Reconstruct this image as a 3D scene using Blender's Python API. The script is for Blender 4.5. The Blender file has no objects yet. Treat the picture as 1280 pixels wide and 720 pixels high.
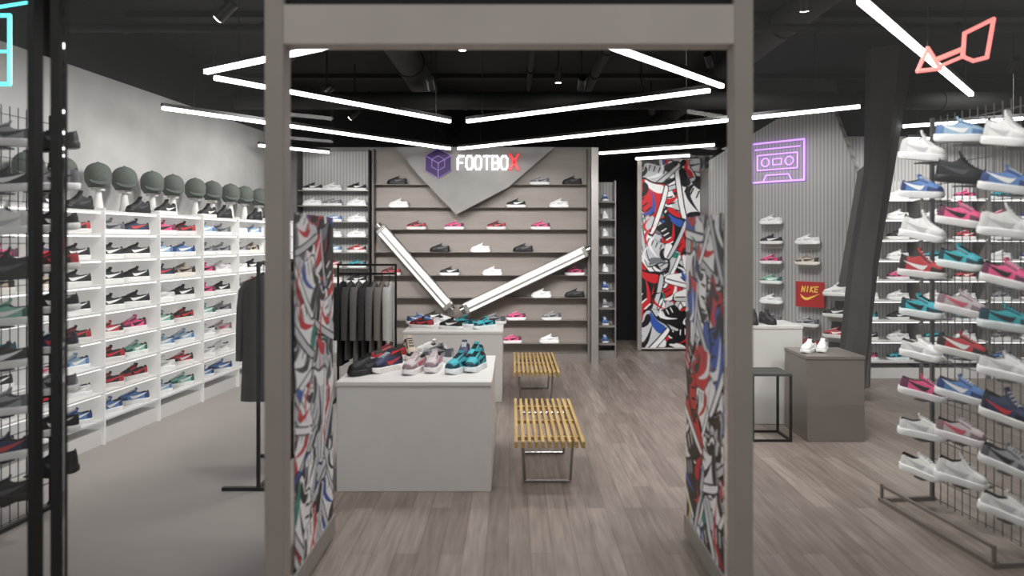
import bpy, bmesh, math, random
from mathutils import Vector, Matrix
random.seed(11)
S=bpy.context.scene; COL=S.collection
try: S.view_settings.view_transform='Standard'
except Exception: pass

def lin(c):
    return tuple(((v/255)/12.92 if v/255<=0.04045 else ((v/255+0.055)/1.055)**2.4) for v in c)+(1,)
# ---------------------------------------------------------------- materials
def mat(name,c,rough=.6,metal=0.0,emis=0,ecol=None,var=0.0,vs=6.0,bump=0.0):
    m=bpy.data.materials.new(name); m.use_nodes=True
    nt=m.node_tree; b=nt.nodes['Principled BSDF']
    col=lin(c)
    b.inputs['Base Color'].default_value=col
    b.inputs['Roughness'].default_value=rough
    b.inputs['Metallic'].default_value=metal
    if emis:
        b.inputs['Emission Color'].default_value=lin(ecol or c)
        b.inputs['Emission Strength'].default_value=emis
    if var or bump:
        tc=nt.nodes.new('ShaderNodeTexCoord'); n=nt.nodes.new('ShaderNodeTexNoise')
        n.inputs['Scale'].default_value=vs; n.inputs['Detail'].default_value=6
        nt.links.new(tc.outputs['Object'],n.inputs['Vector'])
        if var:
            r=nt.nodes.new('ShaderNodeValToRGB')
            r.color_ramp.elements[0].position=.3; r.color_ramp.elements[1].position=.7
            r.color_ramp.elements[0].color=tuple(v*(1-var) for v in col[:3])+(1,)
            r.color_ramp.elements[1].color=tuple(min(1,v*(1+var)) for v in col[:3])+(1,)
            nt.links.new(n.outputs['Fac'],r.inputs['Fac']); nt.links.new(r.outputs['Color'],b.inputs['Base Color'])
        if bump:
            bp=nt.nodes.new('ShaderNodeBump'); bp.inputs['Strength'].default_value=bump; bp.inputs['Distance'].default_value=.01
            nt.links.new(n.outputs['Fac'],bp.inputs['Height']); nt.links.new(bp.outputs['Normal'],b.inputs['Normal'])
    return m
def mat_stripes(name,c1,c2,scale,rough=.6):
    m=mat(name,c1,rough); nt=m.node_tree; b=nt.nodes['Principled BSDF']
    tc=nt.nodes.new('ShaderNodeTexCoord'); w=nt.nodes.new('ShaderNodeTexWave')
    w.bands_direction='X'; w.inputs['Scale'].default_value=scale; w.inputs['Distortion'].default_value=0
    r=nt.nodes.new('ShaderNodeValToRGB'); r.color_ramp.elements[0].color=lin(c2); r.color_ramp.elements[1].color=lin(c1)
    r.color_ramp.elements[1].position=.45
    nt.links.new(tc.outputs['Object'],w.inputs['Vector']); nt.links.new(w.outputs['Fac'],r.inputs['Fac'])
    nt.links.new(r.outputs['Color'],b.inputs['Base Color']); return m
def mat_grain(name,c1,c2,sc=(14,14,.8),rough=.55):
    m=mat(name,c1,rough); nt=m.node_tree; b=nt.nodes['Principled BSDF']
    tc=nt.nodes.new('ShaderNodeTexCoord'); mp=nt.nodes.new('ShaderNodeMapping'); mp.inputs['Scale'].default_value=sc
    n=nt.nodes.new('ShaderNodeTexNoise'); n.inputs['Scale'].default_value=1.5; n.inputs['Detail'].default_value=8
    r=nt.nodes.new('ShaderNodeValToRGB'); r.color_ramp.elements[0].color=lin(c2); r.color_ramp.elements[1].color=lin(c1)
    r.color_ramp.elements[0].position=.3; r.color_ramp.elements[1].position=.7
    nt.links.new(tc.outputs['Object'],mp.inputs['Vector']); nt.links.new(mp.outputs['Vector'],n.inputs['Vector'])
    nt.links.new(n.outputs['Fac'],r.inputs['Fac']); nt.links.new(r.outputs['Color'],b.inputs['Base Color']); return m
def mat_floor():
    m=mat('floor_planks',(140,122,112),.36); nt=m.node_tree; b=nt.nodes['Principled BSDF']; L=nt.links.new
    tc=nt.nodes.new('ShaderNodeTexCoord'); mp=nt.nodes.new('ShaderNodeMapping'); mp.inputs['Rotation'].default_value=(0,0,math.radians(90))
    br=nt.nodes.new('ShaderNodeTexBrick'); br.inputs['Scale'].default_value=1
    br.inputs['Brick Width'].default_value=1.0; br.inputs['Row Height'].default_value=.115
    br.inputs['Mortar Size'].default_value=.0016; br.inputs['Color1'].default_value=lin((150,139,131)); br.inputs['Color2'].default_value=lin((124,113,105))
    br.inputs['Mortar'].default_value=lin((94,85,78)); br.offset=.37
    mp2=nt.nodes.new('ShaderNodeMapping'); mp2.inputs['Scale'].default_value=(22,1.6,1)
    n=nt.nodes.new('ShaderNodeTexNoise'); n.inputs['Scale'].default_value=1.6; n.inputs['Detail'].default_value=9
    r=nt.nodes.new('ShaderNodeValToRGB'); r.color_ramp.elements[0].position=.3; r.color_ramp.elements[1].position=.72
    r.color_ramp.elements[0].color=(.64,.63,.62,1); r.color_ramp.elements[1].color=(1.1,1.09,1.08,1)
    mx=nt.nodes.new('ShaderNodeMix'); mx.data_type='RGBA'; mx.blend_type='MULTIPLY'; mx.inputs[0].default_value=1
    L(tc.outputs['Object'],mp.inputs['Vector']); L(mp.outputs['Vector'],br.inputs['Vector'])
    L(tc.outputs['Object'],mp2.inputs['Vector']); L(mp2.outputs['Vector'],n.inputs['Vector']); L(n.outputs['Fac'],r.inputs['Fac'])
    L(br.outputs['Color'],mx.inputs[6]); L(r.outputs['Color'],mx.inputs[7]); L(mx.outputs[2],b.inputs['Base Color'])
    return m
def mat_glass(name,k=None):
    m=bpy.data.materials.new(name); m.use_nodes=True; nt=m.node_tree; nt.nodes.clear()
    o=nt.nodes.new('ShaderNodeOutputMaterial'); t=nt.nodes.new('ShaderNodeBsdfTransparent'); g=nt.nodes.new('ShaderNodeBsdfGlossy')
    t.inputs['Color'].default_value=(.98,.985,.98,1); g.inputs['Roughness'].default_value=.03
    x=nt.nodes.new('ShaderNodeMixShader'); x.inputs[0].default_value=.02
    if k:
        f=nt.nodes.new('ShaderNodeFresnel'); f.inputs['IOR'].default_value=k; nt.links.new(f.outputs[0],x.inputs[0])
    nt.links.new(t.outputs[0],x.inputs[1]); nt.links.new(g.outputs[0],x.inputs[2])
    nt.links.new(x.outputs[0],o.inputs['Surface']); return m

M=dict(
 white=mat('white_laminate',(210,207,204),.45,var=.02), shelfwhite=mat('white_shelf_paint',(222,220,218),.4,var=.02),
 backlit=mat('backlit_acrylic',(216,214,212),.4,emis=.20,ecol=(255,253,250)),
 black=mat('black_steel',(22,21,21),.45,.3,var=.1), ceil=mat('black_ceiling_paint',(5,5,5),.9,var=.2,vs=2),
 duct=mat('dark_duct_paint',(5,5,5),.8,.0,var=.1), frame=mat('greige_frame_metal',(148,140,134),.5,.1,var=.04,vs=3),
 header=mat('greige_header_panel',(176,168,162),.55,var=.04,vs=3),
 led=mat('led_diffuser',(255,255,255),.5,emis=6,ecol=(255,250,246)), shelfled=mat('shelf_led',(255,255,255),.5,emis=1.8,ecol=(255,252,250)),
 tube=mat('lit_tube_face',(240,238,234),.4,emis=.4,ecol=(255,250,244)), alu=mat('brushed_aluminium',(160,157,153),.35,.6,var=.04,vs=20),
 steelgrid=mat('grey_wire_steel',(110,109,109),.4,.4,var=.04),
 concrete=mat('light_concrete',(142,140,138),.8,var=.08,vs=5,bump=.1), concdark=mat('grey_concrete',(118,114,111),.8,var=.1,vs=4,bump=.1),
 slab=mat('dark_slab_concrete',(84,80,78),.8,var=.12,vs=4,bump=.1),
 brown=mat_grain('taupe_veneer',(146,138,132),(137,128,122),(1.2,1.2,10)), shelfedge=mat('taupe_shelf_board',(128,120,115),.45,.1,var=.03),
 wallL=mat('pale_mottled_concrete',(178,176,174),.8,var=.13,vs=2.2,bump=.06),
 corr=mat_stripes('corrugated_grey_panel',(172,170,168),(134,132,131),7.5), corrL=mat_stripes('corrugated_light_panel',(186,185,183),(150,149,148),7.5),
 concfloor=mat('cool_grey_screed',(160,153,149),.5,var=.04,vs=1.5), floor=mat_floor(),
 glass=mat_glass('clear_glass',1.3), glassd=mat_glass('clear_door_glass'), woodslat=mat_grain('honey_wood',(190,160,104),(156,126,72),(20,2,20)), chrome=mat('chrome_tube',(150,150,150),.2,.9,var=.02),
 brownbox=mat('taupe_plinth_paint',(110,102,97),.3,var=.05), darkgrey=mat('dark_grey_paint',(58,55,54),.7,var=.15,vs=3,bump=.1), darkwall=mat('charcoal_wall_paint',(16,15,16),.8,var=.1),
 purple=mat('purple_plate',(44,14,84),.6,var=.02), lilac=mat('lilac_line',(150,110,200),.5,emis=.1,ecol=(180,140,235)),
 letter=mat('white_letter',(245,245,245),.4,emis=1.1,ecol=(255,255,255)), redletter=mat('red_letter',(225,40,50),.4,emis=.6,ecol=(235,40,50)),
 neonp=mat('purple_neon',(200,160,255),.4,emis=1.4,ecol=(190,140,240)), neonr=mat('coral_neon',(255,170,160),.4,emis=1.0,ecol=(255,140,135)), neonc=mat('cyan_neon',(120,240,240),.4,emis=1.8,ecol=(90,230,235)),
 postered=mat('red_print',(168,24,28),.5,var=.03), gold=mat('gold_print',(245,204,84),.5,var=.03), capg=mat('grey_green_felt',(88,95,88),.9,var=.1,vs=40,bump=.2),
 spot=mat('lamp_lens',(255,255,255),.4,emis=12,ecol=(255,246,236)),
)
INK=[mat('ink_'+n,c,.4,var=.04,vs=8) for n,c in [('white',(236,236,236)),('black',(14,14,18)),('red',(200,30,38)),('pale_grey',(196,198,202)),('blue',(44,84,170)),('teal',(34,130,116)),('orange',(226,130,80)),('grey',(110,114,120)),('cyan',(90,170,200)),('yellow',(222,196,90))]]
# ---------------------------------------------------------------- mesh builder
class MB:
    def __init__(s): s.v=[];s.f=[];s.m=[]
    def add(s,vs,fs,m=0):
        o=len(s.v); s.v+= [tuple(v) for v in vs]
        for f in fs: s.f.append([i+o for i in f]); s.m.append(m)
    def box(s,c,d,m=0,R=None):
        vs=[]
        for x in(-.5,.5):
            for y in(-.5,.5):
                for z in(-.5,.5):
                    v=Vector((x*d[0],y*d[1],z*d[2]))
                    if R: v=R@v
                    vs.append(Vector(c)+v)
        s.add(vs,[(0,1,3,2),(4,6,7,5),(0,4,5,1),(2,3,7,6),(0,2,6,4),(1,5,7,3)],m); return s
    def cyl(s,p,q,r,m=0,n=10,r2=None):
        p=Vector(p);q=Vector(q);d=(q-p).normalized(); r2=r if r2 is None else r2
        a=d.orthogonal().normalized(); b=d.cross(a); vs=[]
        for i in range(n):
            t=2*math.pi*i/n; e=a*math.cos(t)+b*math.sin(t); vs+= [p+e*r,q+e*r2]
        fs=[(2*i,2*((i+1)%n),2*((i+1)%n)+1,2*i+1) for i in range(n)]
        fs.append(tuple(2*i for i in range(n))); fs.append(tuple(2*i+1 for i in range(n)))
        s.add(vs,fs,m); return s
    def path(s,pts,r,m=0,n=8,closed=False):
        P=list(pts)+([pts[0]] if closed else [])
        for a,b in zip(P,P[1:]):
            d=(Vector(b)-Vector(a)).normalized()*r*.4
            s.cyl(Vector(a)-d,Vector(b)+d,r,m,n)
        return s
    def prism(s,pts,y0,y1,m=0):
        n=len(pts); vs=[(x,y0,z) for x,z in pts]+[(x,y1,z) for x,z in pts]
        s.add(vs,[tuple(range(n)),tuple(range(n,2*n))]+[(i,(i+1)%n,n+(i+1)%n,n+i) for i in range(n)],m); return s
    def stroke(s,a,b,w,y0,y1,m=0):
        ax,az=a;bx,bz=b;L=math.hypot(bx-ax,bz-az) or 1;ux,uz=(bx-ax)/L,(bz-az)/L;nx,nz=-uz*w/2,ux*w/2;e=w*.4
        ax-=ux*e;az-=uz*e;bx+=ux*e;bz+=uz*e
        s.prism([(ax+nx,az+nz),(bx+nx,bz+nz),(bx-nx,bz-nz),(ax-nx,az-nz)],y0,y1,m); return s
    def rings(s,rs,m=0,cap=True,closed=True,mf=None):
        n=len(rs[0]);o=len(s.v)
        for r in rs: s.v+=[tuple(v) for v in r]
        for i in range(len(rs)-1):
            for j in range(n if closed else n-1):
                s.f.append([o+i*n+j,o+i*n+(j+1)%n,o+(i+1)*n+(j+1)%n,o+(i+1)*n+j]); s.m.append(mf(i,j) if mf else m)
        if cap:
            s.f.append([o+j for j in range(n)]);s.m.append(m); s.f.append([o+(len(rs)-1)*n+j for j in range(n)]);s.m.append(m)
        return s
    def mesh(s,name,mats,bevel=0,smooth=None,recalc=True):
        me=bpy.data.meshes.new(name); bm=bmesh.new(); vs=[bm.verts.new(v) for v in s.v]
        for f,mi in zip(s.f,s.m):
            try: fa=bm.faces.new([vs[i] for i in f]); fa.material_index=mi
            except ValueError: pass
        if recalc: bmesh.ops.recalc_face_normals(bm,faces=bm.faces)
        if bevel: bmesh.ops.bevel(bm,geom=list(bm.edges),offset=bevel,segments=2,affect='EDGES',profile=.5)
        bm.to_mesh(me); bm.free()
        for m in (mats if isinstance(mats,(list,tuple)) else [mats]): me.materials.append(m)
        if smooth:
            for p in me.polygons: p.use_smooth=True
            try: me.set_sharp_from_angle(angle=math.radians(smooth))
            except Exception: pass
        return me
def ob(name,data=None,loc=(0,0,0),rz=0,parent=None,label=None,cat=None,group=None,kind=None):
    o=bpy.data.objects.new(name,data); o.location=loc; o.rotation_euler=(0,0,rz); COL.objects.link(o)
    if parent: o.parent=parent
    if data is None: o.empty_display_size=.1
    if label: o['label']=label
    if cat: o['category']=cat
    if group: o['group']=group
    if kind: o['kind']=kind
    return o
def bx(name,c,d,m,parent=None,bevel=0,**k):
    return ob(name,MB().box((0,0,0),d).mesh(name,m,bevel),c,0,parent,**k)
def W(o,th,lx,ly,lz=0):
    c,s=math.cos(th),math.sin(th); return (o[0]+lx*c-ly*s,o[1]+lx*s+ly*c,lz)
def box_between(name,x0,x1,y0,y1,z0,z1,m,**k):
    return bx(name,((x0+x1)/2,(y0+y1)/2,(z0+z1)/2),(x1-x0,y1-y0,z1-z0),m,**k)

# ---------------------------------------------------------------- printed graffiti of overlapping sneaker forms
def clip(poly,x0,x1,z0,z1):
    def half(P,f):
        R=[]
        for i in range(len(P)):
            a,b=P[i],P[(i+1)%len(P)]; fa,fb=f(a),f(b)
            if fa>=0: R.append(a)
            if fa*fb<0:
                t=fa/(fa-fb); R.append((a[0]+(b[0]-a[0])*t,a[1]+(b[1]-a[1])*t))
        return R
    for f in(lambda p:p[0]-x0,lambda p:x1-p[0],lambda p:p[1]-z0,lambda p:z1-p[1]):
        if len(poly)<3: return []
        poly=half(poly,f)
    return poly
def chaikin(P,n=2):
    for _ in range(n):
        Q=[]
        for i in range(len(P)):
            a,b=P[i],P[(i+1)%len(P)]
            Q+= [(a[0]*.75+b[0]*.25,a[1]*.75+b[1]*.25),(a[0]*.25+b[0]*.75,a[1]*.25+b[1]*.75)]
        P=Q
    return P
OUT=chaikin([(-.5,-.01),(-.55,.12),(-.47,.3),(-.54,.5),(-.38,.52),(-.25,.42),(-.12,.54),(.0,.48),(.12,.3),(.3,.22),(.5,.18),(.58,.06),(.52,-.01)])
SOLE=chaikin([(-.5,-.01),(-.55,.10),(-.2,.075),(.1,.07),(.57,.10),(.53,-.01)])
SOL2=[(-.52,.10),(-.2,.08),(.1,.08),(.53,.09),(.53,.065),(.1,.06),(-.2,.06),(-.52,.08)]
SWO=chaikin([(-.42,.32),(-.12,.15),(.06,.11),(.15,.12),(.26,.34),(.1,.21),(0,.19),(-.15,.22)])
TOE=chaikin([(.16,.06),(.2,.25),(.38,.20),(.54,.16),(.57,.06)])
HEEL=chaikin([(-.53,.07),(-.47,.3),(-.53,.50),(-.34,.34),(-.31,.07)])
COLLAR=chaikin([(-.47,.46),(-.4,.48),(-.25,.41),(-.12,.5),(-.14,.38),(-.28,.33),(-.42,.36)])
def graffiti(x0,x1,z0,z1,n,size,seed,y,sg,swap=False):
    rnd=random.Random(seed); mb=MB(); lay=[0]
    def put(P,m):
        P=clip(P,x0,x1,z0,z1)
        if len(P)<3: return
        yy=y+sg*lay[0]*.00001; lay[0]+=1
        if swap: mb.add([(yy,a,b) for a,b in P],[tuple(range(len(P)))],m)
        else: mb.add([(a,yy,b) for a,b in P],[tuple(range(len(P)))],m)
    put([(x0,z0),(x1,z0),(x1,z1),(x0,z1)],1)
    cells=[]
    cols=max(1,round((x1-x0)/(size*.5))); rows=max(1,n//cols)
    for r in range(rows):
        for c in range(cols): cells.append((x0+(c+.5)*(x1-x0)/cols,z0+(r+.5)*(z1-z0)/rows))
    rnd.shuffle(cells)
    for cx,cz in cells:
        cx+=rnd.uniform(-.2,.2)*size; cz+=rnd.uniform(-.15,.15)*size
        a=rnd.choice([.5,.2,-.5,.9,-.8,1.2,-1.2])+rnd.uniform(-.3,.3); s=size*rnd.uniform(.75,1.15); fl=rnd.choice((1,-1))
        def T(P,k=1.0):
            r=[]
            for px,pz in P:
                px=px*k*fl; pz=(pz-.22)*k*1.2
                r.append((cx+s*(px*math.cos(a)-pz*math.sin(a)),cz+s*(px*math.sin(a)+pz*math.cos(a))))
            return r
        main=rnd.choice([0,0,0,0,0,3,3,2,1,0,1,4]); acc=rnd.choice([2,1,1,2,4,1,5,7,0]); st=rnd.choice([c for c in(1,1,2,1,2,1,4,2,0) if c!=main])
        put(T(OUT,1.07),1); put(T(OUT),main); put(T(HEEL),acc); put(T(TOE),rnd.choice([acc,0,3])); put(T(COLLAR),1); put(T(SOLE),rnd.choice([0,0,3,3])); put(T(SOL2),1); put(T(SWO,1.0),st)
        for k in range(4):
            u=-.04+k*.075; v=.44-k*.085
            put(T([(u-.11,v-.09),(u-.1,v-.06),(u+.03,v+.01),(u+.025,v-.025)]),1 if main!=1 else 0)
    for i in range(n//5):
        cx,cz=rnd.uniform(x0,x1),rnd.uniform(z0,z1); a=rnd.uniform(.9,2.1); L=size*rnd.uniform(.3,.7); w=size*.03
        P=[]; Q=[]
        for k in range(7):
            t=k/6; px=(t-.5)*L; pz=.12*size*math.sin(t*math.pi*1.3); ww=w*math.sin(math.pi*min(1,t+.12))
            P.append((cx+px*math.cos(a)-(pz+ww)*math.sin(a),cz+px*math.sin(a)+(pz+ww)*math.cos(a)))
            Q.append((cx+px*math.cos(a)-(pz-ww)*math.sin(a),cz+px*math.sin(a)+(pz-ww)*math.cos(a)))
        put(P+Q[::-1],rnd.choice([2,2,0,5,1,1,9]))
    return mb.mesh('graffiti_shapes',INK,recalc=False)

# ---------------------------------------------------------------- setting
ST=dict(kind='structure')
box_between('floor',-1.15,6.4,-1,11.6,-.1,0,M['floor'],**ST)
box_between('floor.001',-4.6,-1.15,-1,11.6,-.1,0,M['concfloor'],**ST)
box_between('ceiling',-4.6,6.4,3.0,11.6,3.55,3.65,M['ceil'],**ST)
TH=math.atan2(1,.093); FO=(-3.22+.093*(3.0-5.2),3.0)
wl=W(FO,TH,3.4,.41,1.5); ob('wall_left',MB().box((0,0,0),(6.8,.1,3.0)).mesh('wl',M['wallL']),wl,TH,**ST)
wl=W(FO,TH,3.4,.41,3.275); ob('wall_left_upper',MB().box((0,0,0),(6.8,.1,.55)).mesh('wlu',M['darkwall']),wl,TH,**ST)
box_between('wall_back',-4.6,6.4,11.5,11.6,0,3.55,M['darkwall'],**ST)
box_between('wall_back_partition',-3.1,1.12,9.63,9.8,0,2.84,M['concrete'],**ST)
box_between('wall_right',6.3,6.4,3,8.6,0,3.55,M['concdark'],**ST)
box_between('wall_right_back',3.95,6.3,8.62,8.75,0,2.84,M['corr'],**ST)
box_between('wall_right_back_upper',3.95,6.3,8.62,8.75,2.84,3.55,M['darkwall'],**ST)
A=(2.5,9.2); TA=math.atan2(-1.3,1.2)
mb=MB().prism([(-.02,0),(1.88,0),(1.87,2.2),(1.56,3.1),(.9,3.04),(-.02,2.62)],.06,.18)
ob('wall_angled',mb.mesh('wa',M['corr']),(A[0],A[1],0),TA,**ST)
box_between('wall_passage',2.72,2.8,9.35,11.5,0,2.6,M['corr'],**ST)
post=MB().box((0,0,0),(.08,.1,3.4)).mesh('post',M['frame'],.006)
ob('trim_1',post,(-.976,3.0,1.70),**ST)
ob('trim_2',post,(.950,3.0,1.70),**ST)
box_between('trim_3',-.936,.910,2.95,3.05,2.405,2.565,M['header'],**ST)
box_between('trim_4',-.936,.910,2.98,3.02,2.565,3.4,M['darkwall'],**ST)
box_between('trim_5',-2.0,-1.972,2.97,3.03,0,3.4,M['black'],**ST)
box_between('trim_6',-1.905,-1.87,2.97,3.03,0,3.4,M['black'],**ST)
box_between('trim_7',-4.5,4.5,2.95,3.05,3.4,3.55,M['black'],**ST)
box_between('window_1',-1.868,-1.018,2.996,3.004,0,3.4,M['glass'],**ST)
box_between('window_2',-4.4,-2.002,2.996,3.004,0,3.4,M['glass'],**ST)
box_between('window_3',.992,4.4,2.996,3.004,0,3.4,M['glass'],**ST)
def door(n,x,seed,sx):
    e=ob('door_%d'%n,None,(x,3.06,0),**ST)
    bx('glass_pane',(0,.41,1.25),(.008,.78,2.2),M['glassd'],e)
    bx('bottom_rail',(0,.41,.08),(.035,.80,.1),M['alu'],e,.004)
    o=ob('graffiti_sheet',graffiti(.11,.79,.13,1.72,44,.42,seed,sx*.006,sx,True),parent=e); o['label']='film printed with overlapping graffiti sneakers'
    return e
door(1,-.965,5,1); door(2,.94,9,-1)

# ---------------------------------------------------------------- ceiling services
def duct(p,q,r,label,name='ventilation_duct'):
    c=(Vector(p)+Vector(q))/2; mb=MB().cyl(Vector(p)-c,Vector(q)-c,r,n=20)
    d=(Vector(q)-Vector(p)); L=d.length; d.normalize()
    k=-L/2+.4
    while k<L/2: mb.cyl(d*k,d*(k+.03),r+.012,n=20); k+=1.0
    return ob(name,mb.mesh(name,M['duct'],smooth=40),c,label=label,cat='duct')
duct((-1.0,3.6,3.33),(-1.0,11.4,3.33),.14,'dark painted round ventilation duct under the ceiling')
duct((-2.9,7.55,3.06),(5.8,7.55,3.06),.09,'dark painted thin cross duct under the ceiling')
duct((.9,3.4,3.40),(.9,11.2,3.40),.05,'thin black pipe under the ceiling','ceiling_pipe')
duct((.2,3.4,3.44),(.2,11.2,3.44),.03,'thin black pipe under the ceiling','ceiling_pipe')
duct((-3.2,5.2,3.13),(5.8,5.2,3.13),.03,'thin black pipe under the ceiling','ceiling_pipe')
duct((2.2,3.4,3.35),(2.2,11.2,3.35),.12,'dark painted round ventilation duct under the ceiling')
for y in(4.1,6.2,8.5): 
    box_between('ceiling_beam',-3.3,6.2,y-.06,y+.06,3.50,3.55,M['duct'],label='black painted beam under the ceiling',cat='beam',group='ceiling beams')

def strip(p,q,z=2.75):
    p=Vector((p[0],p[1],z));q=Vector((q[0],q[1],z)); c=(p+q)/2; d=q-p; L=d.length; th=math.atan2(d.y,d.x)
    e=ob('linear_pendant_light',None,c,th,label='slim white glowing linear pendant under the black ceiling',cat='light',group='linear pendant lights')
    ob('housing',MB().box((0,0,.03),(L,.038,.03)).mesh('h',M['black']),parent=e)
    ob('diffuser',MB().box((0,0,0),(L-.01,.036,.03)).mesh('d',M['led'],.004),parent=e)
    for k in(-.42,.42): ob('cable',MB().cyl((k*L,0,.04),(k*L,0,3.55-z),.003,n=6).mesh('c',M['black']),parent=e)
for a,b in [((-3.05,6.27),(-.78,9.08)),((-.68,9.08),(3.0,6.2)),((-2.11,5.10),(-.60,6.99)),((-.44,6.99),(1.525,5.535)),((-2.10,4.93),(-1.07,4.26)),
            ((.568,4.26),(1.575,5.39)),((-3.08,8.75),(-2.4,9.45)),((1.16,9.56),(2.45,8.7)),((1.67,3.45),(3.63,5.69)),((3.95,7.29),(4.84,6.81)),((4.5,8.2),(5.95,8.1)),((1.75,10.2),(2.42,9.8))]:
    strip(a,b)

KL=.62
def spotlamp(x,y,tx,ty,tz,energy,size=75,z=3.0):
    e=ob('track_spotlight',None,(x,y,z),label='black cylindrical ceiling spotlight with bright lens',cat='light',group='ceiling spotlights')
    d=(Vector((tx,ty,tz))-Vector((x,y,z))).normalized()
    ob('lamp_head',MB().cyl(-d*.07,d*.07,.035,n=16).mesh('lh',M['black'],smooth=40),parent=e)
    ob('lens',MB().cyl(d*.07,d*.074,.028,n=16).mesh('ln',M['spot']),parent=e)
    ob('stem',MB().cyl((0,0,.0),(0,0,3.55-z),.008,n=6).mesh('st',M['black']),parent=e)
    l=bpy.data.lights.new('spot','SPOT'); l.energy=energy*KL; l.spot_size=math.radians(size); l.spot_blend=.9; l.shadow_soft_size=.25; l.color=(1,.985,.97)
    lo=ob('lamp_light',l,d*.1,parent=e); lo.rotation_euler=d.to_track_quat('-Z','Y').to_euler()
for y in(4.4,5.6,6.8,8.0): spotlamp(-1.75,y,-3.3,y+.25,1.6,165,105,3.0)
for x,y in[(-.6,3.9),(1.2,3.9),(-.4,5.8),(1.4,5.6),(.45,7.0),(1.4,7.8)]: spotlamp(x,y,x,y+.3,0,180,125,3.2)
for x in(-2.0,-.7,.6): spotlamp(x,6.2,x,9.6,1.2,500,65,2.95)
spotlamp(1.75,6.4,3.0,8.6,1.4,320,85,3.2); spotlamp(1.7,8.8,2.3,10.4,1.4,170,70,3.2); spotlamp(4.6,6.6,4.9,8.7,1.2,400,95,3.2)
spotlamp(1.6,3.6,2.5,4.1,1.2,150,90,3.2); spotlamp(3.6,4.6,3.6,5.6,0,220,125,3.2); spotlamp(1.95,4.8,2.4,6.0,.5,150,85,3.2)

# ---------------------------------------------------------------- shoes
UP=[(-.138,.018,.045),(-.130,.030,.066),(-.115,.036,.074),(-.09,.037,.070),(-.06,.037,.066),(-.035,.037,.073),(-.015,.038,.082),(.01,.040,.076),(.035,.043,.067),(.06,.046,.058),(.085,.047,.050),(.105,.045,.044),(.122,.038,.037),(.134,.026,.028),(.141,.010,.014)]
ZS=.030
def hk(x,high): 
    return 1.0 if not high else (1.42 if x<-.02 else (1.42-(x+.02)/.06*.42 if x<.04 else 1.0))
def interp(x,k):
    for a,b in zip(UP,UP[1:]):
        if a[0]<=x<=b[0]:
            t=(x-a[0])/(b[0]-a[0]); return a[k]*(1-t)+b[k]*t
    return UP[-1][k]
def g_upper(mb,high):
    rs=[]
    for i,(x,w,h) in enumerate(UP):
        h*=hk(x,high); r=[]
        for j in range(13):
            t=math.pi*j/12; c=math.cos(t); s=max(0,math.sin(t))
            y=w*math.copysign(abs(c)**.7,c); z=ZS+h*s**.75
            if 2<=i<=5 and 4<=j<=8: z=ZS+h*.4; y*=.85
            r.append((x,y,z))
        rs.append(r)
    def mf(i,j):
        if 1<=i<=5 and 3<=j<=8: return 1
        if i<=2 : return 2
        if i>=12: return 2
        if i>=9 and (j<=1 or j>=10): return 2
        if 5<=i<=8 and (j==3 or j==8): return 2
        return 0
    mb.rings(rs,0,True,False,mf)
def g_sole(mb):
    st=[(-.147,.016,.012),(-.139,.031,.004),(-.11,.042,0),(-.05,.040,0),(.01,.043,0),(.06,.051,0),(.095,.051,0),(.12,.043,.003),(.138,.029,.009),(.149,.012,.016)]
    mb.rings([[(x,-w*.92,zb),(x,-w,zb+.008),(x,-w,.033),(x,-w*.9,.037),(x,w*.9,.037),(x,w,.033),(x,w,zb+.008),(x,w*.92,zb)] for x,w,zb in st],3)
def g_laces(mb,high):
    for k in range(5):
        x=-.008+k*.015; z=ZS+interp(x,2)*hk(x,high)+.001
        mb.box((x,0,z),(.007,.036,.006),4)
def g_tongue(mb,high):
    z=ZS+.078*hk(-.03,high); mb.box((-.022,0,z+.004),(.012,.040,.030),0,Matrix.Rotation(-.5,3,'Y'))
def g_stripe(mb,high):
    pts=[(-.108,.082,.001),(-.07,.070,.005),(-.04,.062,.008),(-.01,.056,.011),(.012,.053,.012),(.027,.057,.009),(.040,.068,.001)]
    for sg in(1,-1):
        vs=[]
        for x,z,t in pts:
            for zz in(z-t,z+t):
                h=interp(x,2)*hk(x,high); q=min(.98,max(0,(zz-ZS)/h)); sn=q**(1/.75); y=interp(x,1)*math.sqrt(1-sn*sn)**.7+.002
                vs.append((x,sg*y,zz))
        mb.add(vs,[(2*i,2*i+1,2*i+3,2*i+2) for i in range(len(pts)-1)],5)
PARTS={'upper':g_upper,'sole':lambda m,h:g_sole(m),'laces':g_laces,'tongue':g_tongue,'side_stripe':g_stripe}
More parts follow.
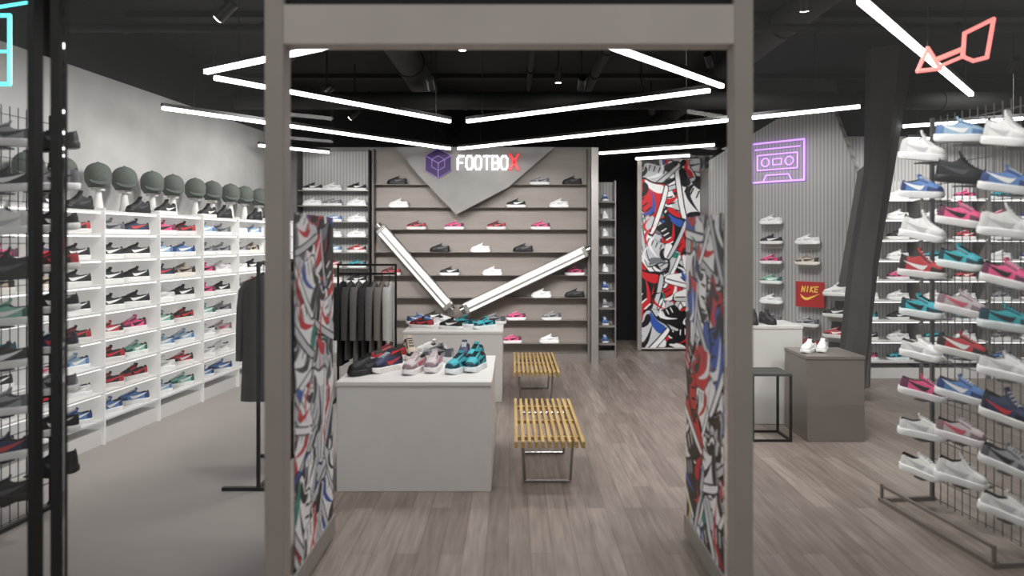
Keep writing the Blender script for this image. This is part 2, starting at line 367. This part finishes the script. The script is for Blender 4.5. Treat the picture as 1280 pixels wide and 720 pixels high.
CW=[ # name, main, overlay, sole, laces, stripe
 ('black',(34,34,37),(18,18,20),(232,232,230),(40,40,42),(235,235,235)),
 ('white',(234,233,231),(216,215,214),(240,240,239),(240,240,240),(196,197,200)),
 ('all-black',(32,32,35),(16,16,17),(26,26,28),(22,22,22),(74,74,80)),
 ('blue',(86,124,180),(40,62,112),(230,230,230),(225,225,225),(235,235,235)),
 ('pink',(224,84,132),(104,44,76),(232,230,230),(236,216,222),(30,30,34)),
 ('red',(188,56,62),(52,40,44),(230,228,226),(230,230,230),(236,236,236)),
 ('teal',(56,166,178),(24,66,78),(228,236,236),(30,40,44),(20,30,36)),
 ('grey',(146,146,150),(92,92,98),(230,230,230),(214,214,214),(50,50,56)),
 ('pinkish grey',(190,178,180),(136,114,120),(232,228,228),(220,206,208),(196,90,108)),
 ('navy',(48,58,90),(28,28,48),(232,230,228),(214,214,216),(196,66,66)),
 ('light blue',(150,180,204),(88,122,168),(238,238,238),(236,236,236),(238,238,238)),
 ('beige and black',(182,168,150),(44,40,38),(228,223,214),(60,54,50),(36,34,34)),
 ('mint green',(128,182,164),(54,96,84),(232,234,232),(222,228,224),(238,238,238)),
 ('black and red',(42,37,39),(166,44,52),(220,216,214),(176,50,56),(196,52,60)),
]
MI=mat('shoe_lining',(60,58,58),.9,var=.1)
SM={}
for ci,(nm,a,b,c,d,e) in enumerate(CW):
    nn=nm.replace(' ','_')
    SM[ci]=[mat(nn+'_upper_fabric',a,.65,var=.06,vs=40),MI,mat(nn+'_overlay',b,.55,var=.05,vs=30),mat(nn+'_sole_rubber',c,.5,var=.03,vs=30),mat(nn+'_lace_cotton',d,.8,var=.03),mat(nn+'_stripe_leather',e,.45,var=.03)]
BASE={}
for high in(0,1):
    allb=MB()
    for p,f in PARTS.items():
        mb=MB(); f(mb,high); f(allb,high); BASE[(p,high)]=mb.mesh('sneaker_'+p,SM[0],smooth=45)
    BASE[('all',high)]=allb.mesh('sneaker_whole',SM[0],smooth=45)
CACHE={}
def smesh(p,high,ci):
    k=(p,high,ci)
    if k not in CACHE:
        me=BASE[(p,high)].copy()
        for i,m in enumerate(SM[ci]): me.materials[i]=m
        CACHE[k]=me
    return CACHE[k]
def shoe(loc,rz,ci,group,where,detail=False,high=0,sc=1.0,pitch=0,zk=1.0):
    nm='high_top_sneaker' if high else 'sneaker'
    sole={0:'white sole',1:'white sole',2:'black sole'}.get(ci,'pale sole')
    label='%s %s with %s %s'%(CW[ci][0],'high-top sneaker' if high else 'sneaker',sole,where)
    if not detail:
        o=ob(nm,smesh('all',high,ci),loc,rz,label=label,cat='shoe',group=group); o.scale=(sc,sc,sc*zk)
        return o
    e=ob(nm,None,loc,rz,label=label,cat='shoe',group=group); e.scale=(sc,sc,sc*zk); e.rotation_euler=(0,pitch,rz)
    for p in PARTS: ob(p,smesh(p,high,ci),parent=e)
    return e

# ---------------------------------------------------------------- shelf units
def unit(o,th,w,dep,zs,h,back,shelfm,sidem,label,led=True,group=None,base=.12,name='display_shelf_unit',side=.012,t=.018):
    e=ob(name,None,(o[0],o[1],0),th,label=label,cat='shelf unit',group=group)
    bx('back_panel',(w/2,dep-.01,h/2),(w,.02,h),back,e)
    for x in(side/2,w-side/2): bx('side_panel',(x,dep/2-.011,h/2),(side,dep-.022,h),sidem,e)
    if base: bx('base_plinth',(w/2,dep/2,base/2-.0),(w-2*side,dep-.06,base),shelfm,e)
    for i,z in enumerate(zs):
        bx('shelf',(w/2,dep/2-.011,z-t/2),(w-2*side,dep-.024,t),shelfm,e)
        if led and i>0: bx('light_strip',(w/2,.03,z-t-.006),(w-.04,.014,.010),M['shelfled'],e)
    return e
ZL=[.20,.41,.615,.825,1.04,1.25,1.45,1.65,1.83]
step=.743
mix=[0,1,3,4,5,6,7,9,10,11,13,2,8,12,1,7]
rowpal={7:[3,7,10,9,3],6:[9,3,0,7,10],5:[0,2,1,11,4],4:[0,13,5,4,0],3:[4,13,6,5,12],2:[6,10,12,1,8],1:[13,0,5,4,1],0:[3,13,10,9,8]}
capmb=MB(); rs=[]
for i in range(8):
    a=i/7*math.pi/2; rr=.1*math.cos(a)+.001; rs.append([(rr*1.05*math.cos(t*math.pi/8),rr*math.sin(t*math.pi/8),.095*math.sin(a)) for t in range(16)])
rs.insert(0,[(v[0]*.96,v[1]*.96,-.06) for v in rs[0]]); rs.insert(0,[(v[0]*.72,v[1]*.72,-.11) for v in rs[0]])
capmb.rings(rs); CAP=capmb.mesh('cap_crown',M['capg'],smooth=60)
br=MB(); top=[]
for k in range(9):
    t=math.pi*(k/8-.5); top.append((.075+.065*math.cos(t),.078*math.sin(t)))
br.add([(x,y,-.045-(x-.07)*.6) for x,y in top]+[(x,y,-.051-(x-.07)*.6) for x,y in top],[tuple(range(9)),tuple(range(9,18))]+[(i,(i+1)%9,9+(i+1)%9,9+i) for i in range(9)])
BRIM=br.mesh('cap_brim',M['capg'])
STD=MB().cyl((0,0,0),(0,0,.012),.06,n=20).cyl((0,0,.012),(0,0,.17),.042,n=16,r2=.022).cyl((0,0,.17),(0,0,.195),.05,n=16).mesh('cap_stand',M['shelfwhite'],smooth=40)
BTN=MB().cyl((0,0,.093),(0,0,.10),.01,n=10).mesh('cap_button',M['capg'])
for b in range(7):
    o=W(FO,TH,1.155+b*step,0)
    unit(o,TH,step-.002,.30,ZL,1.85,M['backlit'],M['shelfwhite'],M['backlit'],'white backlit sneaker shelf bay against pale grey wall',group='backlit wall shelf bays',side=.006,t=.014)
    for ri in range(8):
        for k in range(2):
            p=W(o,TH,.2+k*.345+random.uniform(-.015,.015),.12,ZL[ri])
            ci=random.choice(rowpal[ri]) if random.random()<.7 else random.choice(mix)
            shoe(p,TH+math.pi+random.uniform(-.75,-.25),ci,'sneakers on the backlit wall shelves','on backlit white shelf',sc=random.uniform(.85,.93),zk=1.15)
    for k in range(2):
        p=W(o,TH,.2+k*.34,.2,1.83)
        ob('cap_stand',STD,p,label='white tapered cap stand on top of white shelf',cat='stand',group='cap stands')
        c=ob('cap',CAP,(p[0],p[1],1.83+.305),-.9,label='grey-green felt baseball cap on a white stand',cat='cap',group='caps above the shelves')
        ob('cap_brim',BRIM,parent=c); ob('cap_button',BTN,parent=c)
        if (b*2+k)%3!=1:
            q=W(o,TH,.2+k*.34,.075,1.83)
            shoe(q,TH+math.pi-.1,2 if k else 0,'high-top sneakers under the caps','under cap stand',high=1,sc=.9)

ZB=[.24,.545,.84,1.135,1.44,1.74,2.03,2.33]
unit((-1.84,9.45),0,2.86,.175,ZB,2.8,M['brown'],M['shelfedge'],M['concdark'],'wide taupe veneer sneaker display with thin shelves',led=False,base=.1,side=.025,t=.004)
def bs(px,row,ci,h=0):
    shoe(((px-640)/95.5,9.52,ZB[row]),math.pi+.1,ci,'sneakers on the taupe display','on taupe display shelf',high=h,sc=.9,zk=1.08)
for px,row,ci,h in [(495,7,2,0),(675,7,7,0),(716,7,2,0),(497,6,1,0),(645,6,0,0),(699,6,1,0),(519,5,13,0),(567,5,4,0),(620,5,13,0),(676,5,4,0),
   (549,4,2,0),(600,4,1,0),(654,4,2,0),(487,3,13,0),(561,3,0,0),(615,3,1,0),(719,3,4,0),(677,2,1,0),(719,2,2,0),(645,1,4,0),(690,1,7,0),(540,1,0,0),(640,0,4,0),(687,0,1,0),(600,0,7,0)]:
    bs(px,row,ci,h)
box_between('display_edge_post',1.03,1.12,9.33,9.44,0,2.8,M['alu'],label='vertical brushed metal edge post of the display',cat='post')
ZC=[.64,.84,1.04,1.24,1.44,1.64,1.84,2.05,2.25]
unit((-2.80,9.36),0,.94,.26,ZC,2.78,M['corrL'],M['alu'],M['darkgrey'],'light corrugated sneaker display with thin shelves',led=False,base=.1,t=.01)
for r,z in enumerate(ZC[2:]):
    for k,x in enumerate((-2.62,-2.36,-2.04)):
        ci=[[0,1,0],[10,5,6],[7,10,5],[1,1,1],[8,10,1],[1,7,1],[0,1,0]][r][k]
        shoe((x,9.46,z),math.pi+.1,ci,'sneakers on the corrugated display','on corrugated display shelf',sc=.88)
ZD=[.2+.24*k for k in range(9)]
unit((1.13,9.7),0,.27,.3,ZD,2.4,M['corr'],M['concdark'],M['alu'],'narrow grey end display holding single sneakers',led=False,base=.1)
for z in ZD: shoe((1.265,9.84,z),-math.pi/2,random.choice([1,7,0,3,1,9]),'sneakers on the narrow end display','on narrow end shelf',sc=.9)
ZR=[.2+.235*k for k in range(9)]
for b in range(3):
    unit((3.95+b*.78,8.30),0,.77,.3,ZR,2.3,M['corrL'],M['shelfwhite'],M['concdark'],'light grey lit sneaker shelf bay',group='light grey shelf bays')
    for r,z in enumerate(ZR[:9]):
        for k in range(2): shoe((3.95+b*.78+.2+k*.36,8.42,z),math.pi+.1,random.choice([1,7,3,5,0,1,6,4,1]),'sneakers on the light grey bays','on pale grey shelf',sc=.92)
mb=MB()
def q4(x0,x1,z,f=.5): 
    xm=x0+(x1-x0)*f
    return [(x0-3.5,.0,z),(xm-3.5,-.13,z),(x1-3.5,.02,z),(x1-3.5,.12,z),(x0-3.5,.12,z)]
mb.rings([q4(3.30,3.55,0,.7),q4(3.44,3.70,1.35,.5),q4(3.60,3.86,2.3,.4),q4(3.62,4.06,3.54,.5)])
ob('slanted_pillar',mb.mesh('pil',M['darkgrey']),(3.5,7.25,0),label='faceted slanted dark grey pillar widening towards the ceiling',cat='pillar')
e=ob('graffiti_mural',None,(2.29,10.4,0),label='tall panel printed with overlapping graffiti sneakers in bold colours',cat='mural')
bx('panel_board',(0,0,1.4),(.84,.04,2.74),M['white'],e)
ob('printed_face',graffiti(-.42,.42,.05,2.76,42,.66,31,-.022,-1),parent=e)
bx('edge_frame',(-.455,0,1.4),(.06,.08,2.78),M['alu'],e)
def wloc(s,z,ly=0): return W(A,TA,s,ly,z)
def peg_shoe(s,z,ci,high=0,off=0.0):
    ob('bracket_shelf',MB().box((0,.0,0),(.24,.14,.008)).box((0,.066,-.03),(.24,.008,.06)).mesh('ps',M['alu']),wloc(s,z-.004,-.012-off),TA,label='small metal shelf bracket on corrugated grey wall',cat='shelf',group='wall bracket shelves')
    shoe(wloc(s,z,-.02-off),TA+math.pi+.15,ci,'sneakers on the corrugated wall','on wall bracket shelf',high=high,sc=.92)
for k,ci in enumerate([1,0,4,12,1,7]): peg_shoe(.87,1.79-.235*k,ci)
for k,ci in [(1,1),(2,11),(5,7),(6,13)]: peg_shoe(1.31,1.79-.235*k,ci)
peg_shoe(1.66,.99,1,1,.07); peg_shoe(1.66,.76,0,0,.07); peg_shoe(1.66,.53,5,0,.07)
mb=MB().prism([(1.86,2.35),(2.04,2.5),(1.97,.01),(1.48,.01),(1.60,.8)],0.0,.055)
ob('angular_concrete_panel',mb.mesh('shard',M['slab']),(*W(A,TA,0,0)[:2],0),TA,label='dark angular concrete slab at the corrugated wall edge',cat='wall panel')
e=ob('poster',None,wloc(1.34,.98,-.02),TA,label='small square red poster with gold letters and curved mark',cat='poster')
bx('poster_sheet',(0,0,0),(.33,.012,.29),M['postered'],e)
sw=[(-.11,.0),(-.09,-.04),(-.06,-.065),(-.02,-.065),(.12,.015),(-.02,-.035),(-.05,-.038),(-.075,-.025)]
ob('swoosh_mark',MB().prism(sw,-.010,-.006).mesh('sw',M['gold']),parent=e)
mb=MB()
for i,pl in enumerate([[[(0,0),(0,1),(.7,0),(.7,1)]],[[(.3,0),(.3,1)]],[[(0,0),(0,1)],[(.7,1),(0,.5),(.7,0)]],[[(.7,1),(0,1),(0,0),(.7,0)],[(0,.5),(.6,.5)]]]):
    for l in pl:
        for a,b in zip(l,l[1:]):
            f=lambda q:(-.095+i*.05+q[0]*.045+q[1]*.012,.03+q[1]*.06)
            mb.stroke(f(a),f(b),.012,-.010,-.006)
ob('gold_lettering',mb.mesh('pl',M['gold']),parent=e)
e=ob('neon_sign',None,wloc(.92,2.53,.03),TA,label='purple neon cassette tape outline on grey wall',cat='neon sign')
mb=MB(); a,b=.33,.235
mb.path([(-a,0,-b),(a,0,-b),(a,0,b),(-a,0,b)],.011,closed=True)
mb.path([(-.25,0,.09),(.25,0,.09),(.25,0,-.09),(-.25,0,-.09)],.008,closed=True)
for c in(-.15,.15): mb.path([(c+.05*math.cos(t*math.pi/5),-.0,.0+.05*math.sin(t*math.pi/5)) for t in range(10)],.008,closed=True)
mb.path([(-.055,0,-.035),(.055,0,-.035),(.055,0,.035),(-.055,0,.035)],.007,closed=True)
mb.path([(-a+.05,0,.16),(a-.05,0,.16)],.008)
mb.path([(-.18,0,-b),(-.14,0,-.155),(.14,0,-.155),(.18,0,-b)],.008)
ob('neon_tube',mb.mesh('cas',M['neonp']),parent=e)
for sx in(-.2,.2): bx('wall_fixing',(sx,.022,.235),(.02,.03,.02),M['black'],e)
e=ob('neon_sign',None,(2.6,4.2,2.7),label='coral neon arrow of angular linked shapes hung by cables',cat='neon sign')
mb=MB(); mb.path([(-.235,0,-.115),(-.175,0,.02),(-.10,0,-.10)],.012,closed=True)
mb.path([(-.13,0,-.05),(.03,0,.015)],.014)
mb.path([(-.10,0,-.085),(.03,0,-.03)],.010)
mb.path([(.03,0,-.03),(.04,0,.106),(.21,0,.19),(.17,0,-.035),(.09,0,-.055)],.012,closed=True)
ob('neon_tube',mb.mesh('cn',M['neonr']),parent=e)
ob('cable',MB().cyl((.04,0,.1),(.04,0,.85),.004,n=6).mesh('c',M['black']),parent=e); ob('cable',MB().cyl((-.175,0,.02),(-.175,0,.85),.004,n=6).mesh('c',M['black']),parent=e)
e=ob('neon_sign',None,(-3.1,4.2,2.72),label='cyan neon outline of a boxy shape hung by cables',cat='neon sign')
mb=MB(); mb.path([(-.35,0,-.21),(.17,0,-.21),(.17,0,.19),(-.35,0,.19)],.012,closed=True).path([(-.35,0,-.02),(.17,0,-.02)],.009).path([(-.2,0,.19),(.3,0,.27)],.010)
ob('neon_tube',mb.mesh('cy',M['neonc']),parent=e); ob('cable',MB().cyl((.1,0,.19),(.1,0,.83),.004,n=6).mesh('c',M['black']),parent=e)

# chevron panel & sign
mb=MB().prism([(-1.5,2.8),(.55,2.8),(-.05,2.28),(-.72,1.93),(-1.22,2.45)],9.30,9.449)
ob('chevron_panel',mb.mesh('chev',M['concrete']),label='grey concrete chevron panel behind the shop sign',cat='wall panel')
e=ob('shop_sign',None,(-.7,9.28,2.51),label='shop sign, purple hexagon cube emblem beside letters FOOTBOX',cat='sign')
hx=[(.19*math.sin(k*math.pi/3),.19*math.cos(k*math.pi/3)) for k in range(6)]
P=[(x-.25,z+.08) for x,z in hx]; c0=(-.25,.08)
ob('emblem_plate',MB().prism(P,-.01,.02).mesh('hp',M['purple']),parent=e)
mb=MB()
for k in(1,3,5): mb.stroke(c0,P[k],.009,-.016,-.008)
Q=[((p[0]+c0[0])/2,(p[1]+c0[1])/2) for p in P]
for k in range(6): mb.stroke(Q[k],Q[(k+1)%6],.006,-.016,-.008)
for k in range(6): mb.stroke(P[k],P[(k+1)%6],.005,-.016,-.008)
ob('emblem_lines',mb.mesh('hl',M['lilac']),parent=e)
G={'F':[[(0,0),(0,.8),(.2,1),(.75,1)],[(0,.5),(.6,.5)]],'O':[[(.2,0),(.6,0),(.8,.2),(.8,.8),(.6,1),(.2,1),(0,.8),(0,.2),(.2,0)]],
 'T':[[(0,1),(.8,1)],[(.4,1),(.4,0)]],'B':[[(0,0),(0,1),(.6,1),(.75,.85),(.75,.6),(.65,.5),(0,.5)],[(.65,.5),(.8,.35),(.8,.15),(.6,0),(0,0)]],'X':[[(0,0),(.8,1)],[(0,1),(.8,0)]]}
def letters(txt,x0,adv,w,h,th,name,m):
    mb=MB(); 
    for i,ch in enumerate(txt):
        for pl in G[ch]:
            for a,b in zip(pl,pl[1:]): mb.stroke((x0+i*adv+a[0]*w,a[1]*h),(x0+i*adv+b[0]*w,b[1]*h),th,-.02,.02)
    ob(name,mb.mesh(name,m),parent=e)
letters('FOOTBO',.0,.112,.1,.17,.021,'white_lettering',M['letter'])
letters('X',.676,.112,.13,.19,.030,'red_letter',M['redletter'])
def beam(p,q):
    c=((p[0]+q[0])/2,(p[1]+q[1])/2); L=math.hypot(q[0]-p[0],q[1]-p[1]); a=math.atan2(q[1]-p[1],q[0]-p[0])
    e=ob('light_beam',None,(c[0],9.37,c[1]),label='angled pale tube light across the taupe display',cat='light',group='angled tube lights')
    e.rotation_euler=(0,-a,0)
    ob('housing',MB().box((0,0,0),(L,.13,.15)).mesh('hb',M['alu'],.02),parent=e)
    ob('diffuser',MB().box((0,-.062,.030),(L-.12,.012,.06)).box((0,-.062,-.045),(L-.12,.012,.03)).mesh('df',M['tube']),parent=e)
    for s in(-1,1): ob('end_cap',MB().cyl((s*L/2,0,0),(s*(L/2+.05),0,0),.05,n=14).mesh('ec',M['chrome'],smooth=40),parent=e)
beam((-1.72,1.76),(-.81,.72)); beam((-.62,.70),(.97,1.46))

# ---------------------------------------------------------------- tables
def table(x0,x1,y0,y1,z,label,m=None,name='display_table'):
    m=m or M['white']; e=ob(name,None,((x0+x1)/2,(y0+y1)/2,0),label=label,cat='display plinth')
    w,d=x1-x0,y1-y0
    bx('body',(0,0,(z-.03)/2),(w-.01,d-.01,z-.03),m,e,.004); bx('table_top',(0,0,z-.015),(w,d,.03),m,e,.005); return e
table(-1.12,-.126,4.57,5.62,.70,'white block display table with sneakers on top')
table(-1.08,-.09,7.1,7.95,.70,'white block display table near the taupe display')
for x,y,r,ci,h in [(-.98,4.84,-2.3,2,0),(-.86,4.95,-2.2,9,0),(-.92,5.36,-2.6,13,0),(-.77,5.44,-1.2,11,1),(-.66,4.90,-1.9,8,0),(-.54,4.98,-1.7,8,0),(-.55,5.36,2.6,7,0),(-.62,5.52,2.7,1,0),(-.36,4.92,-2.1,6,0),(-.25,4.99,-1.9,6,0),(-.27,5.35,-1.8,6,0),(-.36,5.44,-1.6,9,0)]:
    shoe((x,y,.70),r,ci,'sneakers on the front table','on white display table',True,h,.97,zk=1.15)
for x,y,r,ci,h in [(-.93,7.4,2.8,13,0),(-.72,7.6,.4,1,0),(-.5,7.5,2.5,6,0),(-.28,7.35,-2.4,6,0),(-.2,7.72,3.0,7,0),(-1.0,7.75,.3,3,0),(-.62,7.3,2.6,0,0)]:
    shoe((x,y,.70),r,ci,'sneakers on the rear table','on white display table',True,h,.95)
table(2.045,2.53,6.25,6.7,.856,'tall white plinth with black high-top sneakers on top',name='display_plinth')
table(2.335,2.80,5.7,6.18,.68,'taupe cube plinth with white sneakers on top',M['brownbox'],name='display_plinth')
for x,y,r,ci,h,z in [(2.14,6.38,-1.9,2,1,.856),(2.27,6.40,-1.4,2,1,.856),(2.44,5.92,-2.3,1,0,.68),(2.57,5.96,-2.1,1,0,.68)]:
    shoe((x,y,z),r,ci,'sneakers on the plinths','on display plinth',True,h,.82)
e=ob('side_table',None,(2.06,5.85,0),label='small black metal frame side table with dark top',cat='table')
bx('table_top',(0,0,.53),(.32,.3,.02),M['darkgrey'],e,.003)
for sx in(-.15,.15):
    for sy in(-.14,.14): bx('leg',(sx,sy,.26),(.018,.018,.52),M['black'],e)
mb=MB()
for sy in(-.14,.14): mb.box((0,sy,.009),(.282,.018,.018))
for sx in(-.15,.15): mb.box((sx,0,.009),(.018,.262,.018))
ob('base_frame',mb.mesh('bf',M['black']),parent=e)

def bench(x,y0,L=1.22,w=.44,h=.35,label=''):
    e=ob('slatted_bench',None,(x,y0+L/2,0),label=label,cat='bench',group='slatted benches')
    mb=MB(); n=11
    for k in range(n): mb.box((-w/2+.012+k*(w-.024)/(n-1),0,h-.02),(.022,L,.04))
    for y in(-.42,0,.42): mb.box((0,y,h-.028),(w-.01,.03,.022))
    ob('slatted_seat',mb.mesh('seat',M['woodslat'],.002),parent=e)
    for y in(-.31,.31):
        ob('leg_frame',MB().path([(-.17,y,h-.045),(-.15,y,.01),(.15,y,.01),(.17,y,h-.045)],.009,n=8,closed=True).mesh('leg',M['chrome']),parent=e)
bench(.235,4.46,label='slatted honey wood bench on metal frame legs beside a white table'); bench(.235,6.8,label='slatted honey wood bench on metal frame legs')

# ---------------------------------------------------------------- clothes rails
FAB=[mat('charcoal_knit',(50,49,50),.95,var=.15,vs=60,bump=.2),mat('dark_grey_knit',(72,70,70),.95,var=.12,vs=60,bump=.2),mat('mid_grey_knit',(104,101,99),.95,var=.12,vs=60,bump=.2),mat('taupe_knit',(120,112,106),.95,var=.1,vs=60,bump=.2),mat('pale_grey_cotton',(180,178,176),.95,var=.05,vs=60,bump=.2),mat('black_cotton',(30,30,31),.95,var=.15,vs=60,bump=.2)]
FN=['charcoal','dark grey','mid grey','taupe','pale grey','black']
def garment_mesh(L,seed):
    rnd=random.Random(seed); lv=[(0,.045,.02),(-.02,.09,.026),(-.05,.165,.032),(-.09,.19,.034),(-.2,.185,.032),(-L*.55,.18,.03),(-L*.8,.19,.032),(-L,.2,.034)]
    rs=[]; ph=rnd.uniform(0,6)
    for z,w,t in lv:
        rs.append([(w*math.cos(a*math.pi/12),(t*(1+.22*math.sin(5*a*math.pi/12+ph)*min(1,-z*3)))*math.sin(a*math.pi/12),z) for a in range(24)])
    body=MB().rings(rs).mesh('garment_body',FAB[0],smooth=60)
    sl=[]
    for s in(-1,1):
        rr=[]
        for x,z,r in[(.15,-.045,.035),(.185,-.10,.042),(.205,-.22,.038),(.215,-.38,.034),(.22,-.56,.030)]:
            rr.append([(s*x+r*.8*math.cos(a*math.pi/6),.01+r*math.sin(a*math.pi/6),z) for a in range(12)])
        sl.append(MB().rings(rr).mesh('sleeve',FAB[0],smooth=60))
    return body,sl
GM=[garment_mesh(.82,1),garment_mesh(.76,2),garment_mesh(.85,3)]
HANG=MB().path([(0,0,.01),(0,0,.055),(.014,0,.07),(.012,0,.088),(0,0,.094),(-.012,0,.086)],.003,n=6).path([(-.17,0,-.055),(0,0,.012),(.17,0,-.055)],.006,n=6).mesh('hanger',M['black'])
def tint(me,ci):
    k=(me.name,ci)
    if k not in CACHE:
        c=me.copy(); c.materials[0]=FAB[ci]; CACHE[k]=c
    return CACHE[k]
def garment(x,y,z,rz,ci,gi,group,sx=1.0):
    b,sl=GM[gi]; g=ob('hanging_jacket',tint(b,ci),(x,y,z),rz,label='%s long-sleeved jacket on a black hanger'%FN[ci],cat='jacket',group=group); g.scale=(sx,1,1)
    for s in sl: ob('sleeve',tint(s,ci),parent=g)
    ob('hanger',HANG,parent=g)
e=ob('clothes_rail',None,(-1.62,4.95,0),label='black steel clothes rail with flat feet and dark jackets',cat='clothes rail')
for y in(-.35,.35):
    bx('upright',(.0,y,.73),(.02,.02,1.44),M['black'],e); bx('foot',(-.02,y,.011),(.42,.03,.022),M['black'],e)
bx('base_bar',(0,0,.011),(.025,.66,.022),M['black'],e)
ob('hanging_bar',MB().cyl((0,-.35,1.45),(0,.35,1.45),.012,n=10).mesh('hb',M['black'],smooth=40),parent=e)
for k in range(7): garment(-1.62,4.69+k*.085,1.372,random.uniform(-.05,.05),[1,5,1,0,5,0,1][k],k%3,'jackets on the near rail',.74)
e=ob('clothes_rail',None,(-1.46,7.25,0),label='black steel clothes rail holding dark to pale jackets',cat='clothes rail')
for x in(-.29,.29):
    bx('upright',(x,0,.67),(.02,.02,1.34),M['black'],e); bx('foot',(x,0,.01),(.03,.45,.02),M['black'],e)
bx('top_bar',(0,0,1.35),(.6,.02,.02),M['black'],e)
ob('hanging_bar',MB().cyl((-.28,0,1.26),(.28,0,1.26),.011,n=10).mesh('hb',M['black'],smooth=40),parent=e)
for k in range(7): garment(-1.70+k*.078,7.25,1.18,math.pi/2+random.uniform(-.06,.06),[5,1,2,0,2,3,4][k],k%3,'jackets on the rear rail')

# ---------------------------------------------------------------- window grid racks
def grid_rack(o,th,L,cols,rz,pal,label,grp,gm,bd,stag):
    e=ob('wire_grid_rack',None,(o[0],o[1],0),th,label=label,cat='shoe rack')
    mb=MB(); H=2.35
    for k in range(int(L/.06)+1): mb.box((k*.06,0,H/2),(.004,.004,H))
    for k in range(int(H/.12)+1): mb.box((L/2,0,k*.12+.02),(L,.004,.004))
    ob('wire_grid',mb.mesh('wg',gm),parent=e)
    for x in(-.015,L+.015): bx('post',(x,0,H/2),(.02,.02,H),gm,e)
    mb=MB()
    for x in(-.015,L+.015): mb.box((x,-bd/2,.012),(.03,bd+.03,.024))
    mb.box((L/2,-bd,.012),(L,.03,.024))
    if bd>.2: mb.box((L/2,-bd,.1),(L,.015,.015)); mb.box((-.015,-bd,.06),(.015,.015,.1)); mb.box((L+.015,-bd,.06),(.015,.015,.1))
    ob('base_frame',mb.mesh('bfr',M['brownbox'] if bd>.2 else M['black']),parent=e)
    i=0
    for ic,c in enumerate(cols):
        for r in range(9):
            z=2.11-.235*r+stag*((ic%2)*.06-.03)+random.uniform(-.012,.012)*stag; pt=random.uniform(.06,.22)*stag
            bx('shoe_bracket',(c,-.095,z-.006-.01*stag),(.07,.19,.008),gm,e)
            q=pal[i%len(pal)]
            shoe(W(o,th,c,-.17,z),rz+random.uniform(-.5,.25)*(.4+.6*stag),q,grp,'on wire grid rack',True,high=1 if (q==1 and r<3) or (i%7==3) else 0,sc=.88,pitch=pt,zk=1.25); i+=1
grid_rack((2.59,4.42),math.radians(-84),.86,(.12,.44,.76),-.75,[1,3,1,5,6,1,4,1,1, 10,2,4,6,8,5,3,8,1, 1,3,1,4,6,1,9,7,1],'wire grid rack hung with many colourful sneakers','sneakers on the window rack',M['steelgrid'],.33,1)
grid_rack((-2.86,3.62),math.radians(84),.72,(.2,.55),math.pi+.5,[7,0,1,2,12,0,7,9,2,2,7,0,13,0,9,7,0,2],'black wire grid rack of dark sneakers beside the glass','sneakers on the glass side rack',M['black'],.04,.5)

# ---------------------------------------------------------------- world, camera
w=bpy.data.worlds.new('World'); S.world=w; w.use_nodes=True
bg=w.node_tree.nodes['Background']; bg.inputs[0].default_value=(.93,.92,.91,1); bg.inputs[1].default_value=.66
cd=bpy.data.cameras.new('Camera'); cam=bpy.data.objects.new('Camera',cd); COL.objects.link(cam)
cam.location=(0,0,1.6); cam.rotation_euler=(math.radians(90),0,0)
cd.sensor_width=36; cd.lens=900/1280*36; cd.shift_y=-60/1280
cd.dof.use_dof=True; cd.dof.focus_distance=6.5; cd.dof.aperture_fstop=1.0
S.camera=cam
